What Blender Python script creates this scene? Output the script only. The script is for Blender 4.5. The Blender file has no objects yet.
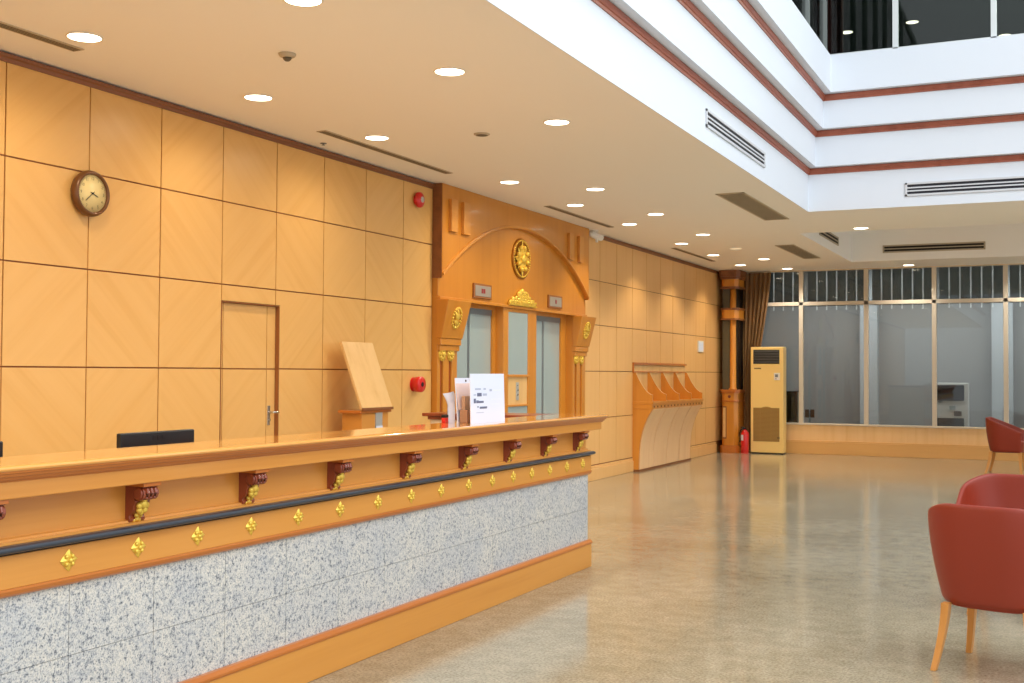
import bpy, bmesh, math, random
from mathutils import Vector, Matrix
random.seed(7)
C = bpy.context.scene.collection
PI = math.pi

# ------------------------------------------------------------------ materials
def lin(c):
    return tuple(((v/255)/12.92 if v/255 <= .04045 else ((v/255+.055)/1.055)**2.4) for v in c) + (1,)

def mat(name, col, rough=.5, metal=0, spec=.5, coat=0):
    m = bpy.data.materials.new(name); m.use_nodes = True
    b = m.node_tree.nodes['Principled BSDF']
    b.inputs['Base Color'].default_value = lin(col)
    b.inputs['Roughness'].default_value = rough
    b.inputs['Metallic'].default_value = metal
    b.inputs['Specular IOR Level'].default_value = spec
    b.inputs['Coat Weight'].default_value = coat
    b.inputs['Coat Roughness'].default_value = .08
    return m

def ramp_mix(m, pts, fac):
    nt = m.node_tree
    r = nt.nodes.new('ShaderNodeValToRGB')
    e = r.color_ramp.elements
    e[0].position, e[0].color = pts[0][0], lin(pts[0][1])
    e[1].position, e[1].color = pts[-1][0], lin(pts[-1][1])
    for p, c in pts[1:-1]:
        k = e.new(p); k.color = lin(c)
    nt.links.new(fac, r.inputs[0])
    return r.outputs[0]

def tex(m, rot=(0,0,0), scale=(1,1,1), noise=5, detail=3, dist=0, rough=.5, space='Object'):
    nt = m.node_tree
    tc = nt.nodes.new('ShaderNodeTexCoord')
    m1 = nt.nodes.new('ShaderNodeMapping'); m1.inputs['Rotation'].default_value = rot
    m2 = nt.nodes.new('ShaderNodeMapping'); m2.inputs['Scale'].default_value = scale
    n = nt.nodes.new('ShaderNodeTexNoise')
    n.inputs['Scale'].default_value = noise; n.inputs['Detail'].default_value = detail
    n.inputs['Distortion'].default_value = dist; n.inputs['Roughness'].default_value = rough
    nt.links.new(tc.outputs[space], m1.inputs[0]); nt.links.new(m1.outputs[0], m2.inputs[0])
    nt.links.new(m2.outputs[0], n.inputs['Vector'])
    return n.outputs['Fac']

def wood(name, light, dark, rot=(0,0,0), along='Z', rough=.35, coat=.0, wide=9, fine=60, spec=.5):
    """veneer: streaks stretched along one axis of the object"""
    m = mat(name, light, rough, spec=spec, coat=coat)
    nt = m.node_tree; b = nt.nodes['Principled BSDF']
    sc = {'X': (.04,1,1), 'Y': (1,.04,1), 'Z': (1,1,.04)}[along]
    a = tex(m, rot, sc, wide, 2, .2)
    f = tex(m, rot, sc, fine, 3, 0)
    mx = nt.nodes.new('ShaderNodeMath'); mx.operation = 'MULTIPLY_ADD'
    nt.links.new(f, mx.inputs[0]); mx.inputs[1].default_value = .35; nt.links.new(a, mx.inputs[2])
    mid = tuple((x*2+y)/3 for x, y in zip(light, dark))
    col = ramp_mix(m, [(.42, dark), (.62, mid), (.85, light)], mx.outputs[0])
    nt.links.new(col, b.inputs['Base Color'])
    return m

def emit(name, col, s):
    m = bpy.data.materials.new(name); m.use_nodes = True
    nt = m.node_tree; nt.nodes.remove(nt.nodes['Principled BSDF'])
    e = nt.nodes.new('ShaderNodeEmission'); e.inputs[0].default_value = lin(col); e.inputs[1].default_value = s
    nt.links.new(e.outputs[0], nt.nodes['Material Output'].inputs[0])
    return m

def glass(name, tint, refl, rough=.0):
    m = bpy.data.materials.new(name); m.use_nodes = True
    nt = m.node_tree; nt.nodes.remove(nt.nodes['Principled BSDF'])
    t = nt.nodes.new('ShaderNodeBsdfTransparent'); t.inputs[0].default_value = lin(tint)
    g = nt.nodes.new('ShaderNodeBsdfGlossy'); g.inputs['Roughness'].default_value = rough
    lw = nt.nodes.new('ShaderNodeFresnel'); lw.inputs[0].default_value = refl
    mx = nt.nodes.new('ShaderNodeMixShader')
    nt.links.new(lw.outputs[0], mx.inputs[0]); nt.links.new(t.outputs[0], mx.inputs[1]); nt.links.new(g.outputs[0], mx.inputs[2])
    nt.links.new(mx.outputs[0], nt.nodes['Material Output'].inputs[0])
    return m

M = {}
A45 = math.radians(42)
M['panel_up'] = wood('veneer diagonal rising', (228,179,107), (221,169,95), (A45,0,0), 'Y', .34, wide=14, fine=40)
M['panel_down'] = wood('veneer diagonal falling', (228,179,107), (221,169,95), (-A45,0,0), 'Y', .34, wide=14, fine=40)
M['panel_plain'] = wood('veneer upright', (234,184,118), (229,177,109), along='Z', rough=.36)
M['groove'] = mat('brown groove wood', (150,92,44), .6)  # brown backing wood for panel joints, door reveal and bezels
M['oak'] = wood('honey counter wood', (214,146,64), (202,132,52), along='Y', rough=.3, coat=.15)
M['oak_up'] = wood('honey portal wood', (207,136,46), (198,126,38), along='Z', rough=.3, coat=.15)
M['oak_light'] = wood('pale maple board', (226,184,122), (212,166,102), along='Z', rough=.38)
M['oak_deep'] = wood('deep orange wood', (214,142,54), (204,128,42), along='Z', rough=.32, coat=.1)
M['brown_trim'] = wood('brown crown wood', (142,86,46), (114,66,32), along='Y', rough=.4)
M['red_trim'] = wood('red brown atrium moulding', (168,92,68), (146,74,52), along='Y', rough=.45)
M['mahogany'] = wood('mahogany', (142,64,36), (110,44,22), along='Z', rough=.28, coat=.3)
M['moulding'] = wood('counter moulding', (198,116,44), (178,97,30), along='Y', rough=.28, coat=.2)
M['white'] = mat('white paint', (222,228,236), .75, spec=.2)
M['ceil'] = mat('ceiling paint', (248,245,240), .8, spec=.15)
M['gold'] = mat('gold leaf', (232,194,80), .4, .5)
M['black'] = mat('black plastic', (18,18,20), .4)
M['dark'] = mat('dark void', (20,18,16), .7)
M['steel'] = mat('brushed steel', (190,192,190), .3, .4)
M['steel_d'] = mat('darker steel', (128,136,140), .3, .4)
M['chrome'] = mat('chrome', (200,200,198), .15, 1)
M['red'] = mat('red enamel', (214,26,22), .3, coat=.3)
M['ledge'] = mat('grey granite ledge', (50,56,66), .3)
M['frame'] = mat('beige window frame', (212,198,176), .45)
M['vent'] = mat('painted vent', (186,172,148), .6)
M['vent_d'] = mat('vent slot', (104,92,74), .7)
M['grille_w'] = mat('pale grille', (206,208,212), .5)
M['grille_d'] = mat('grille slot', (34,34,42), .7)
M['lamp'] = emit('lamp diffuser', (255,240,214), 9)
M['lamp_far'] = emit('upper lamp diffuser', (255,240,214), 5)
M['ring'] = mat('lamp ring', (240,228,206), .4)
M['leather'] = mat('terracotta leather', (142,47,25), .42)
M['chairwood'] = wood('chair leg wood', (214,150,76), (196,128,56), along='Z', rough=.4)
M['ac'] = mat('cream enamel', (247,212,132), .4)
M['ac_white'] = mat('white enamel', (206,208,204), .45)
M['ac_mesh'] = mat('tan intake mesh', (166,130,66), .6)
M['ac_line'] = mat('intake groove', (140,106,50), .7)
M['paper'] = mat('white paper', (222,228,244), .6)
M['print'] = mat('grey print', (104,110,136), .7)
M['print_l'] = mat('pale print', (176,184,206), .7)
M['acrylic_b'] = mat('smoky brown acrylic', (168,128,100), .15)
M['cream_card'] = mat('blush card', (232,210,206), .6)
M['curtain'] = mat('brown curtain', (120,86,48), .8)
M['curtain_red'] = mat('maroon curtain', (74,36,32), .85)
M['grey_wall'] = mat('grey back room wall', (150,152,152), .8, spec=.2)
M['grey_col'] = mat('pale grey column', (176,184,190), .7)
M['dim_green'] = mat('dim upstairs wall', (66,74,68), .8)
M['slat'] = mat('pale blind slat', (236,240,240), .6)
M['slat_gap'] = mat('dark blind cloth', (150,158,158), .8)
M['clockface'] = mat('ivory dial', (236,214,150), .45)
M['clockrim'] = mat('bronze brown rim', (112,72,38), .3, .2)
M['olive'] = mat('olive stone strip', (86,78,58), .3)
M['blackstone'] = mat('black stone strip', (22,20,20), .15)
M['plate'] = mat('off white plate', (236,230,220), .5)
M['brown_pad'] = mat('brown pad', (92,74,62), .7)
M['pane'] = glass('window glass', (228,230,228), 1.45)
M['pane_up'] = glass('upper window glass', (200,208,204), 1.5)
M['lift_glass'] = mat('etched lift glass', (176,192,192), .2, .25)
M['beige_body'] = mat('beige laminate', (214,192,160), .5)
M['back_floor'] = mat('back room floor', (110,104,96), .4)

def translucent(m, amount):
    nt = m.node_tree; b = nt.nodes['Principled BSDF']
    t = nt.nodes.new('ShaderNodeBsdfTranslucent'); t.inputs[0].default_value = b.inputs['Base Color'].default_value
    mx = nt.nodes.new('ShaderNodeMixShader'); mx.inputs[0].default_value = amount
    nt.links.new(b.outputs[0], mx.inputs[1]); nt.links.new(t.outputs[0], mx.inputs[2]); nt.links.new(mx.outputs[0], nt.nodes['Material Output'].inputs[0])
M['blind_cloth'] = mat('grey blind cloth', (128,134,134), .8); translucent(M['blind_cloth'], .5)
M['blind_edge'] = mat('pale blind edge', (225,228,228), .6); translucent(M['blind_edge'], .9)
def granite():
    m = mat('pale speckled granite', (200,204,210), .28)
    nt = m.node_tree; b = nt.nodes['Principled BSDF']
    a = tex(m, noise=70, detail=4, rough=.68)
    c1 = ramp_mix(m, [(.33, (100,105,112)), (.43, (182,184,187)), (.50, (214,212,207)), (.7, (228,222,212))], a)
    f = tex(m, noise=150, detail=2, rough=.6)
    c2 = ramp_mix(m, [(.30, (110,116,130)), (.40, (222,224,226)), (.55, (255,255,255))], f)
    big = tex(m, noise=5, detail=2)
    c3 = ramp_mix(m, [(.3, (236,238,242)), (.7, (255,252,247))], big)
    for c in (c2, c3):
        mx = nt.nodes.new('ShaderNodeMix'); mx.data_type = 'RGBA'; mx.blend_type = 'MULTIPLY'; mx.inputs[0].default_value = 1
        nt.links.new(c1, mx.inputs[6]); nt.links.new(c, mx.inputs[7]); c1 = mx.outputs[2]
    nt.links.new(c1, b.inputs['Base Color'])
    return m
M['granite'] = granite()

def floor_mat():
    m = mat('polished beige terrazzo', (170,152,120), .12, spec=.75)
    nt = m.node_tree; b = nt.nodes['Principled BSDF']
    a = tex(m, noise=70, detail=3, rough=.7)
    c1 = ramp_mix(m, [(.3, (136,127,106)), (.5, (174,165,142)), (.72, (198,190,168))], a)
    f = tex(m, noise=.9, detail=3)
    c2 = ramp_mix(m, [(.3, (226,222,214)), (.7, (255,255,255))], f)
    g = tex(m, noise=9, detail=4)
    c3 = ramp_mix(m, [(.3, (232,230,226)), (.65, (255,255,255))], g)
    for c in (c2, c3):
        mx = nt.nodes.new('ShaderNodeMix'); mx.data_type = 'RGBA'; mx.blend_type = 'MULTIPLY'; mx.inputs[0].default_value = 1
        nt.links.new(c1, mx.inputs[6]); nt.links.new(c, mx.inputs[7]); c1 = mx.outputs[2]
    # thin joints of the large slabs
    tc = nt.nodes.new('ShaderNodeTexCoord')
    br = nt.nodes.new('ShaderNodeTexBrick')
    br.offset = 0; br.inputs['Scale'].default_value = 1
    br.inputs['Brick Width'].default_value = .9; br.inputs['Row Height'].default_value = .9
    br.inputs['Mortar Size'].default_value = .0025; br.inputs['Mortar Smooth'].default_value = .4
    br.inputs['Color1'].default_value = br.inputs['Color2'].default_value = (1,1,1,1)
    br.inputs['Mortar'].default_value = (.88,.87,.85,1)
    nt.links.new(tc.outputs['Object'], br.inputs[0])
    mx = nt.nodes.new('ShaderNodeMix'); mx.data_type = 'RGBA'; mx.blend_type = 'MULTIPLY'; mx.inputs[0].default_value = 1
    nt.links.new(c1, mx.inputs[6]); nt.links.new(br.outputs[0], mx.inputs[7])
    nt.links.new(mx.outputs[2], b.inputs['Base Color'])
    r = nt.nodes.new('ShaderNodeMapRange'); r.inputs[1].default_value = .3; r.inputs[2].default_value = .7
    r.inputs[3].default_value = .125; r.inputs[4].default_value = .145
    nt.links.new(g, r.inputs[0]); nt.links.new(r.outputs[0], b.inputs['Roughness'])
    return m
M['floor'] = floor_mat()

# ------------------------------------------------------------------ geometry
class MB:
    def __init__(s): s.v = []; s.f = []; s.mi = []; s.sm = []
    def add(s, vs, fs, mi=0, smooth=False):
        o = len(s.v); s.v += [tuple(v) for v in vs]
        for f in fs: s.f.append([i+o for i in f]); s.mi.append(mi); s.sm.append(smooth)
        return s
    def box(s, x0, x1, y0, y1, z0, z1, mi=0):
        x0,x1 = sorted((x0,x1)); y0,y1 = sorted((y0,y1)); z0,z1 = sorted((z0,z1))
        return s.add([(x0,y0,z0),(x1,y0,z0),(x1,y1,z0),(x0,y1,z0),(x0,y0,z1),(x1,y0,z1),(x1,y1,z1),(x0,y1,z1)],
              [(0,3,2,1),(4,5,6,7),(0,1,5,4),(1,2,6,5),(2,3,7,6),(3,0,4,7)], mi)
    def prism(s, pts, axis, a, b, mi=0, smooth=False):
        """polygon extruded along an axis: pts are (x,z) for Y, (y,z) for X, (x,y) for Z"""
        def P(p, t): return {'X': (t,p[0],p[1]), 'Y': (p[0],t,p[1]), 'Z': (p[0],p[1],t)}[axis]
        n = len(pts); o = len(s.v)
        s.v += [P(p,a) for p in pts] + [P(p,b) for p in pts]
        s.f += [[o+i for i in range(n)][::-1], [o+n+i for i in range(n)]]; s.mi += [mi,mi]; s.sm += [False]*2
        for i in range(n):
            j = (i+1) % n
            s.f.append([o+i,o+j,o+n+j,o+n+i]); s.mi.append(mi); s.sm.append(smooth)
        return s
    def strip(s, A, B, mi=0, smooth=True):
        """quad strip between two polylines"""
        n = len(A); o = len(s.v); s.v += [tuple(p) for p in A] + [tuple(p) for p in B]
        for i in range(n-1):
            s.f.append([o+i,o+i+1,o+n+i+1,o+n+i]); s.mi.append(mi); s.sm.append(smooth)
        return s
    def loft(s, rings, mi=0, smooth=True, cap=True):
        n = len(rings[0]); o = len(s.v)
        for r in rings: s.v += [tuple(p) for p in r]
        for k in range(len(rings)-1):
            for i in range(n):
                j = (i+1) % n
                s.f.append([o+k*n+i, o+k*n+j, o+(k+1)*n+j, o+(k+1)*n+i]); s.mi.append(mi); s.sm.append(smooth)
        if cap:
            s.f.append([o+i for i in range(n)][::-1]); s.f.append([o+(len(rings)-1)*n+i for i in range(n)]); s.mi += [mi]*2; s.sm += [False]*2
        return s
    def lathe(s, c, prof, axis='Z', n=24, mi=0, smooth=True, cap=True, sy=1):
        """prof: (radius, offset along the axis)"""
        rings = []
        for r, h in prof:
            ring = []
            for k in range(n):
                a = 2*PI*k/n; p, q = r*math.cos(a), r*math.sin(a)*sy
                ring.append({'Z': (c[0]+p,c[1]+q,c[2]+h), 'X': (c[0]+h,c[1]+p,c[2]+q), 'Y': (c[0]-p,c[1]+h,c[2]+q)}[axis])
            rings.append(ring)
        return s.loft(rings, mi, smooth, cap)
    def tube(s, path, rad, n=8, mi=0):
        rings = []
        P = [Vector(p) for p in path]
        if not hasattr(rad, '__len__'): rad = [rad]*len(P)
        for i, p in enumerate(P):
            t = (P[min(i+1,len(P)-1)] - P[max(i-1,0)]).normalized()
            u = t.cross(Vector((0,0,1)));
            if u.length < .1: u = t.cross(Vector((1,0,0)))
            u.normalize(); w = u.cross(t)
            rings.append([p + rad[i]*(math.cos(2*PI*k/n)*u + math.sin(2*PI*k/n)*w) for k in range(n)])
        return s.loft(rings, mi)
    def ball(s, c, r, mi=0, n=10, sc=(1,1,1)):
        prof = [(max(r*math.sin(PI*k/n), 1e-4), -r*math.cos(PI*k/n)) for k in range(n+1)]
        o = len(s.v); s.lathe((0,0,0), prof, 'Z', n+4, mi)
        s.v[o:] = [(c[0]+x*sc[0], c[1]+y*sc[1], c[2]+z*sc[2]) for x,y,z in s.v[o:]]
        return s
    def build(s, name, mats, parent=None, bevel=0, seg=2, recalc=True):
        if not isinstance(mats, (list, tuple)): mats = [mats]
        org = Vector((0,0,0)); p = parent
        while p is not None: org += p.location; p = p.parent
        me = bpy.data.meshes.new(name)
        me.from_pydata([tuple(Vector(v)-org) for v in s.v], [], s.f)
        for m in mats: me.materials.append(m)
        for p_, i, sm in zip(me.polygons, s.mi, s.sm): p_.material_index = i; p_.use_smooth = sm
        me.update()
        if recalc:
            bm = bmesh.new(); bm.from_mesh(me)
            bmesh.ops.recalc_face_normals(bm, faces=bm.faces); bm.to_mesh(me); bm.free()
        o = bpy.data.objects.new(name, me); C.objects.link(o)
        if parent is not None: o.parent = parent
        if bevel:
            b = o.modifiers.new('bevel', 'BEVEL'); b.width = bevel; b.segments = seg; b.limit_method = 'ANGLE'; b.angle_limit = math.radians(40)
            b.harden_normals = False
        return o

def thing(name, label, cat, loc, group=None):
    o = bpy.data.objects.new(name, None); C.objects.link(o); o.location = loc; o.empty_display_size = .1
    o['label'] = label; o['category'] = cat
    if group: o['group'] = group
    return o
def tag(o, label, cat, group=None):
    o['label'] = label; o['category'] = cat
    if group: o['group'] = group
    return o
def struct(o): o['kind'] = 'structure'; return o
def dup(root, loc, label, rz=None, group=None):
    r = root.copy(); C.objects.link(r); r.location = loc; r['label'] = label
    if rz is not None: r.rotation_euler = (0,0,rz)
    if group: r['group'] = group
    for ch in list(root.children):
        c = ch.copy(); C.objects.link(c); c.parent = r
        for g in list(ch.children):
            d = g.copy(); C.objects.link(d); d.parent = c
    return r
def reorigin(o, at):
    """move a one-piece mesh's origin to its base"""
    at = Vector(at); o.data.transform(Matrix.Translation(-at)); o.location = at; return o
def text_mb(mb, txt, size, place, mi=0):
    cu = bpy.data.curves.new('t', 'FONT'); cu.body = txt; cu.size = size; cu.align_x = 'CENTER'; cu.align_y = 'CENTER'
    o = bpy.data.objects.new('t', cu); C.objects.link(o)
    dg = bpy.context.evaluated_depsgraph_get(); me = bpy.data.meshes.new_from_object(o.evaluated_get(dg))
    mb.add([place(v.co.x, v.co.y) for v in me.vertices], [list(p.vertices) for p in me.polygons], mi)
    bpy.data.objects.remove(o); bpy.data.curves.remove(cu); bpy.data.meshes.remove(me)

# ------------------------------------------------------------------ dimensions (metres)
W = -5.44          # wood wall
HC = 3.215         # ceiling
FY = 20.54         # far glazed wall

# ------------------------------------------------------------------ shell
fl = MB().box(-5.7, 9, -7, 20.6, -.1, 0).build('floor', M['floor']); struct(fl)

cl = MB()
cl.box(-5.7, -3.0, -7, 20.6, HC, HC+.12)
cl.box(-3.0, -2.515, -7, 15.1, HC, HC+.04)
cl.box(-2.515, 9, 13.105, 15.1, HC, HC+.04)
cl.box(-3.0, 9, 19.24, 20.6, HC, HC+.12)
cl.box(-3.1, -3.0, 15.0, 19.34, HC+.12, 3.8)
cl.box(-3.0, 9, 19.24, 19.34, HC+.12, 3.8)
cl.box(-3.0, 9, 15.0, 15.1, HC+.04, 3.8)
cl.box(-3.1, 9, 15.0, 19.34, 3.8, 3.9)
struct(cl.build('ceiling', M['ceil']))

# wood wall: panels with real grooves, door opening, portal gap
def cut(rects, hole):
    out = []
    for (a,b,c,d) in rects:
        ha,hb,hc,hd = hole
        if b <= ha or a >= hb or d <= hc or c >= hd: out.append((a,b,c,d)); continue
        if a < ha: out.append((a,ha,c,d))
        if b > hb: out.append((hb,b,c,d))
        a2,b2 = max(a,ha), min(b,hb)
        if c < hc: out.append((a2,b2,c,hc))
        if d > hd: out.append((a2,b2,hd,d))
    return [r for r in out if r[1]-r[0] > .004 and r[3]-r[2] > .004]
DOOR = (6.63, 7.32, 0, 1.9)
wl = MB()
for r in cut([(-7, 9.733, 0, HC)], DOOR): wl.box(-5.7, W-.012, r[0], r[1], r[2], r[3], 3)
wl.box(-5.7, W-.012, 13.588, 20.6, 0, HC, 3)
wl.box(-5.7, W-.09, 9.733, 13.588, 0, HC, 3)
wl.box(-5.7, W-.05, 6.63, 7.32, 0, 1.9, 3)
zs = [.20, .80, 1.412, 2.02, 2.62, 3.175]
g = .005
ys = [9.74-.03] ; y = 9.181
ys = [9.73, 9.178] + [9.178-.637*k for k in range(1, 26)]
ys = ys[::-1]
for i in range(len(ys)-1):
    for j in range(len(zs)-1):
        up = (i+j+1) % 2
        for r in cut([(ys[i]+g, ys[i+1]-g, zs[j]+g, zs[j+1]-g)], (DOOR[0]-.003, DOOR[1]+.003, -1, DOOR[3]+.004)):
            wl.box(W-.02, W, *r, up)
yr = [13.58, 13.62, 14.25, 14.89, 15.54, 16.17, 16.83, 17.45, 18.09, 18.74, 19.35, 20.32]
yr = [13.588, 14.25, 14.89, 15.54, 16.17, 16.83, 17.45, 18.09, 18.74, 19.34, 20.5]
zr = [.20, .80, 1.415, 2.02, 2.60, 3.175]
for i in range(len(yr)-1):
    for j in range(len(zr)-1):
        wl.box(W-.02, W, yr[i]+g*1.2, yr[i+1]-g*1.2, zr[j]+g, zr[j+1]-g, 2)
struct(wl.build('wall_left', [M['panel_up'], M['panel_down'], M['panel_plain'], M['groove']]))
b1 = MB().box(W-.02, W+.02, -7, 6.62, 0, .16).box(W-.02, W+.02, 7.33, 9.7, 0, .16).box(W-.02, W+.02, 13.62, 19.99, 0, .155).box(W-.02, W+.008, 13.62, 19.99, .155, .19)
struct(b1.build('baseboard_left', M['panel_plain'], bevel=.006))
cr = MB()
for a, b in ((-7, 9.73), (13.59, 20.0)):
    cr.prism([(W-.01,3.158),(W+.01,3.158),(W+.014,3.178),(W+.022,3.186),(W+.024,3.204),(W-.01,3.204)], 'Y', a, b)
struct(cr.build('trim_1', M['brown_trim']))

# jib door in the left wall
d = MB()
d.box(W-.09, W-.035, 6.645, 6.688, .02, 1.405, 0).box(W-.09, W-.035, 6.645, 6.688, 1.415, 1.89, 0)
d.box(W-.09, W-.035, 6.696, 7.205, .02, 1.405, 1).box(W-.09, W-.035, 6.696, 7.205, 1.415, 1.89, 0)
d.box(W-.09, W-.035, 7.213, 7.314, .02, 1.405, 0).box(W-.09, W-.035, 7.213, 7.314, 1.415, 1.89, 0)
d.box(W-.09, W-.045, 6.64, 7.315, .02, 1.89, 2)
dr = struct(d.build('door_1', [M['panel_up'], M['panel_down'], M['groove']]))
fr = MB().box(W-.09, W-.001, 7.3155, 7.3225, 0, 1.892).box(W-.09, W-.002, 6.633, 6.64, 0, 1.892).box(W-.09, W-.002, 6.633, 7.315, 1.893, 1.899)
struct(fr.build('door_frame', M['groove'], dr))
h = MB().box(W-.04, W-.026, 7.222, 7.25, .98, 1.13).tube([(W-.03,7.236,1.08),(W+.02,7.236,1.08),(W+.024,7.25,1.08),(W+.024,7.29,1.078)], .009).lathe((W-.03,7.236,1.02), [(.011,0),(.011,.012)], 'X', 12)
h.build('door_handle', M['chrome'], dr, bevel=.002)

# atrium well: stepped white bands with red-brown mouldings
zb = [HC, 3.698, 4.098, 4.470, 4.872]
wa, wf = MB(), MB()
for k in range(4):
    o = .1*k
    wa.box(-2.95, -2.51+o, -7, 13.55, zb[k] if k else HC+.041, zb[k+1])
    wf.box(-2.51+o, 9, 13.1-o, 13.55, zb[k] if k else HC+.041, zb[k+1])
wa.box(-2.515, -2.51, -7, 13.1, HC, HC+.041); wf.box(-2.51, 9, 13.1, 13.105, HC, HC+.041)
struct(wa.build('wall_atrium_left', M['white'])); struct(wf.build('wall_atrium_far', M['white']))
for k in range(3):
    o = .1*k; z1 = zb[k+1]-.004; z0 = z1-.066; t = .035
    m = MB()
    pr = [(0,z0),(t*.55,z0),(t*.6,z0+.02),(t*.8,z0+.025),(t,z0+.045),(t,z1),(0,z1)]
    xa, ya = -2.51+o, 13.1-o
    ringA = [(xa-.01+p, -7, z) for p,z in pr]; ringB = [(xa-.01+p, ya+.01-p, z) for p,z in pr]; ringC = [(9, ya+.01-p, z) for p,z in pr]
    m.loft([ringA, ringB, ringC], smooth=False)
    struct(m.build('trim_%d' % (k+2), M['red_trim']))

# upper windows over the well
w = MB()
for x in (-1.545, -.57, .4, 1.38, 2.35, 3.3): w.box(x-.028, x+.028, 12.86, 12.94, 4.872, 7.4)
w.box(-2.3, 9, 12.86, 12.94, 4.872, 4.90).box(-2.3, 9, 12.86, 12.94, 7.36, 7.44)
wu = struct(w.build('window_2', mat('pale upper mullion', (214,218,218), .5)))
MB().box(-2.22, 9, 12.895, 12.905, 4.89, 7.4).build('pane', M['pane_up'], wu)
w = MB()
for y in (12.84, 11.86, 10.88, 9.9, 8.9, 7.9, 6.9, 5.9): w.box(-2.34, -2.26, y-.03, y+.03, 4.872, 7.4)
w.box(-2.34, -2.26, -7, 12.9, 7.36, 7.44)
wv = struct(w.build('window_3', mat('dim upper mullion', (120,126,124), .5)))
MB().box(-2.305, -2.295, -7, 12.86, 4.88, 7.4).build('pane', M['pane_up'], wv)
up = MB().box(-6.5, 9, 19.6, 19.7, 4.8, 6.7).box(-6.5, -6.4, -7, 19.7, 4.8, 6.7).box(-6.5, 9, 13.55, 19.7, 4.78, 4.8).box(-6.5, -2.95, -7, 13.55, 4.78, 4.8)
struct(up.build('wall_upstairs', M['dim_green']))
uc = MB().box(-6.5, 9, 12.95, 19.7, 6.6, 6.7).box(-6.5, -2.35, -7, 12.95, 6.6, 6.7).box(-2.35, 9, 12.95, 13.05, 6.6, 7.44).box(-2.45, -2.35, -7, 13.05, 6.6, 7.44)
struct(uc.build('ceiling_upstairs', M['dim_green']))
def drape(name, x0, x1, y, z0, z1, folds, amp, mt, label, taper=None, thick=.012):
    m = MB(); n = folds*8; rows = 14
    F, B = [], []
    for r in range(rows+1):
        t = r/rows; z = z1 + (z0-z1)*t
        xe = taper(t) if taper else 0
        rowf, rowb = [], []
        for i in range(n+1):
            u = i/n; x = x0 + (x1-x0+xe)*u
            yy = y + amp*math.sin(u*folds*2*PI + .5*math.sin(7*u+3*t)) * (.75+.25*math.cos(3*u*PI))
            rowf.append((x, yy, z)); rowb.append((x, yy+thick, z))
        F.append(rowf); B.append(rowb)
    for r in range(rows):
        m.strip(F[r], F[r+1]); m.strip(B[r+1], B[r])
    m.strip([f[0] for f in F], [b[0] for b in B], smooth=False); m.strip([f[-1] for f in B], [b[-1] for b in F], smooth=False)
    m.strip(F[0], B[0], smooth=False); m.strip(F[-1], B[-1], smooth=False)
    o = m.build(name, mt, recalc=True); reorigin(o, ((x0+x1)/2, y, z0)); tag(o, label, 'curtain'); return o
drape('curtain', -2.30, -2.13, 13.12, 4.82, 6.58, 3, .04, M['curtain_red'], 'dark maroon curtain hanging inside the upper floor window')

# ------------------------------------------------------------------ far wall with the big window
wf2 = MB().box(-5.7, 9, FY, FY+.12, 0, .515).box(-5.7, -5.02, FY, FY+.12, 0, HC)
wf2.box(-5.7, 9, FY, FY+.12, 3.208, HC+.1)
struct(wf2.build('wall_far', wood('pale upright veneer', (240,198,140), (232,186,124), along='Z', rough=.36)))
struct(MB().box(-4.95, 9, FY-.05, FY, 0, .215).box(-4.95, 9, FY-.03, FY, .215, .235).build('baseboard_far', wood('far baseboard wood', (228,176,106), (218,162,92), along='X', rough=.34), bevel=.005))
mull = [-5.0] + [-4.062+1.104*k for k in range(10)]
w = MB()
for x in mull: w.box(x-.036, x+.036, FY-.01, FY+.09, .50, 3.208)
w.box(-5.02, 6, FY-.01, FY+.09, 2.595, 2.66).box(-5.02, 6, FY-.02, FY+.1, .505, .535).box(-5.02, 6, FY, FY+.09, 3.2, 3.21)
win = struct(w.build('window_1', M['frame'], bevel=.004))
for a, b in zip(mull[:-1], mull[1:]):
    MB().box(a+.037, b-.037, FY+.04, FY+.048, .536, 2.594).box(a+.037, b-.037, FY+.04, FY+.048, 2.661, 3.2).build('pane', M['pane'], win)

# room behind the glass
bk = MB().box(-5.7, 9, 23.2, 23.3, -.1, 3.6).box(-5.8, -5.7, 20.6, 23.3, -.1, 3.6).box(9, 9.1, 20.6, 23.3, -.1, 3.6)
struct(bk.build('wall_back_room', M['grey_wall']))
struct(MB().box(-5.8, 9.1, 20.66, 23.3, -.1, 0).build('floor_back_room', M['back_floor']))
struct(MB().box(-5.8, 9.1, 20.66, 23.3, 3.5, 3.6).build('ceiling_back_room', M['grey_wall']))
struct(MB().box(-3.42, -3.1, 22.95, 23.2, 0, 3.5).box(-1.08, -.72, 22.95, 23.2, 0, 3.5).box(1.2, 1.55, 22.95, 23.2, 0, 3.5).build('trim_5', M['grey_col']))
# vertical blinds gathered high behind the glass, one set per bay
names = ['behind the leftmost bay beside the brown curtain', 'in the bay right of the cream air conditioner', 'in the second wide bay over the back room', 'in the bay above the white air conditioner', 'in the rightmost bay at the picture edge']
for k in range(5):
    a, b = (mull[k], mull[k+1]) if k < 5 else (0, 0)
    m = MB(); n = 6 if k else 5; pw = (b-a-.08)/n
    for i in range(n):                                    # cloth vanes with open slits between
        x0 = a+.04+i*pw; m.box(x0+.012, x0+pw-.012, 20.90, 20.912, 2.60, 3.3, 1)
        if i: m.box(x0-.011, x0+.011, 20.88, 20.89, 2.53, 3.3, 0)
    m.box(a+.05, b-.05, 20.86, 20.92, 3.3, 3.36, 0)
    o = m.build('vertical_blind', [M['blind_edge'], M['blind_cloth']]); reorigin(o, ((a+b)/2, 20.9, 2.53))
    tag(o, 'short grey vertical blind with pale edges ' + names[k], 'blind', 'vertical blinds behind the far window')

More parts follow.
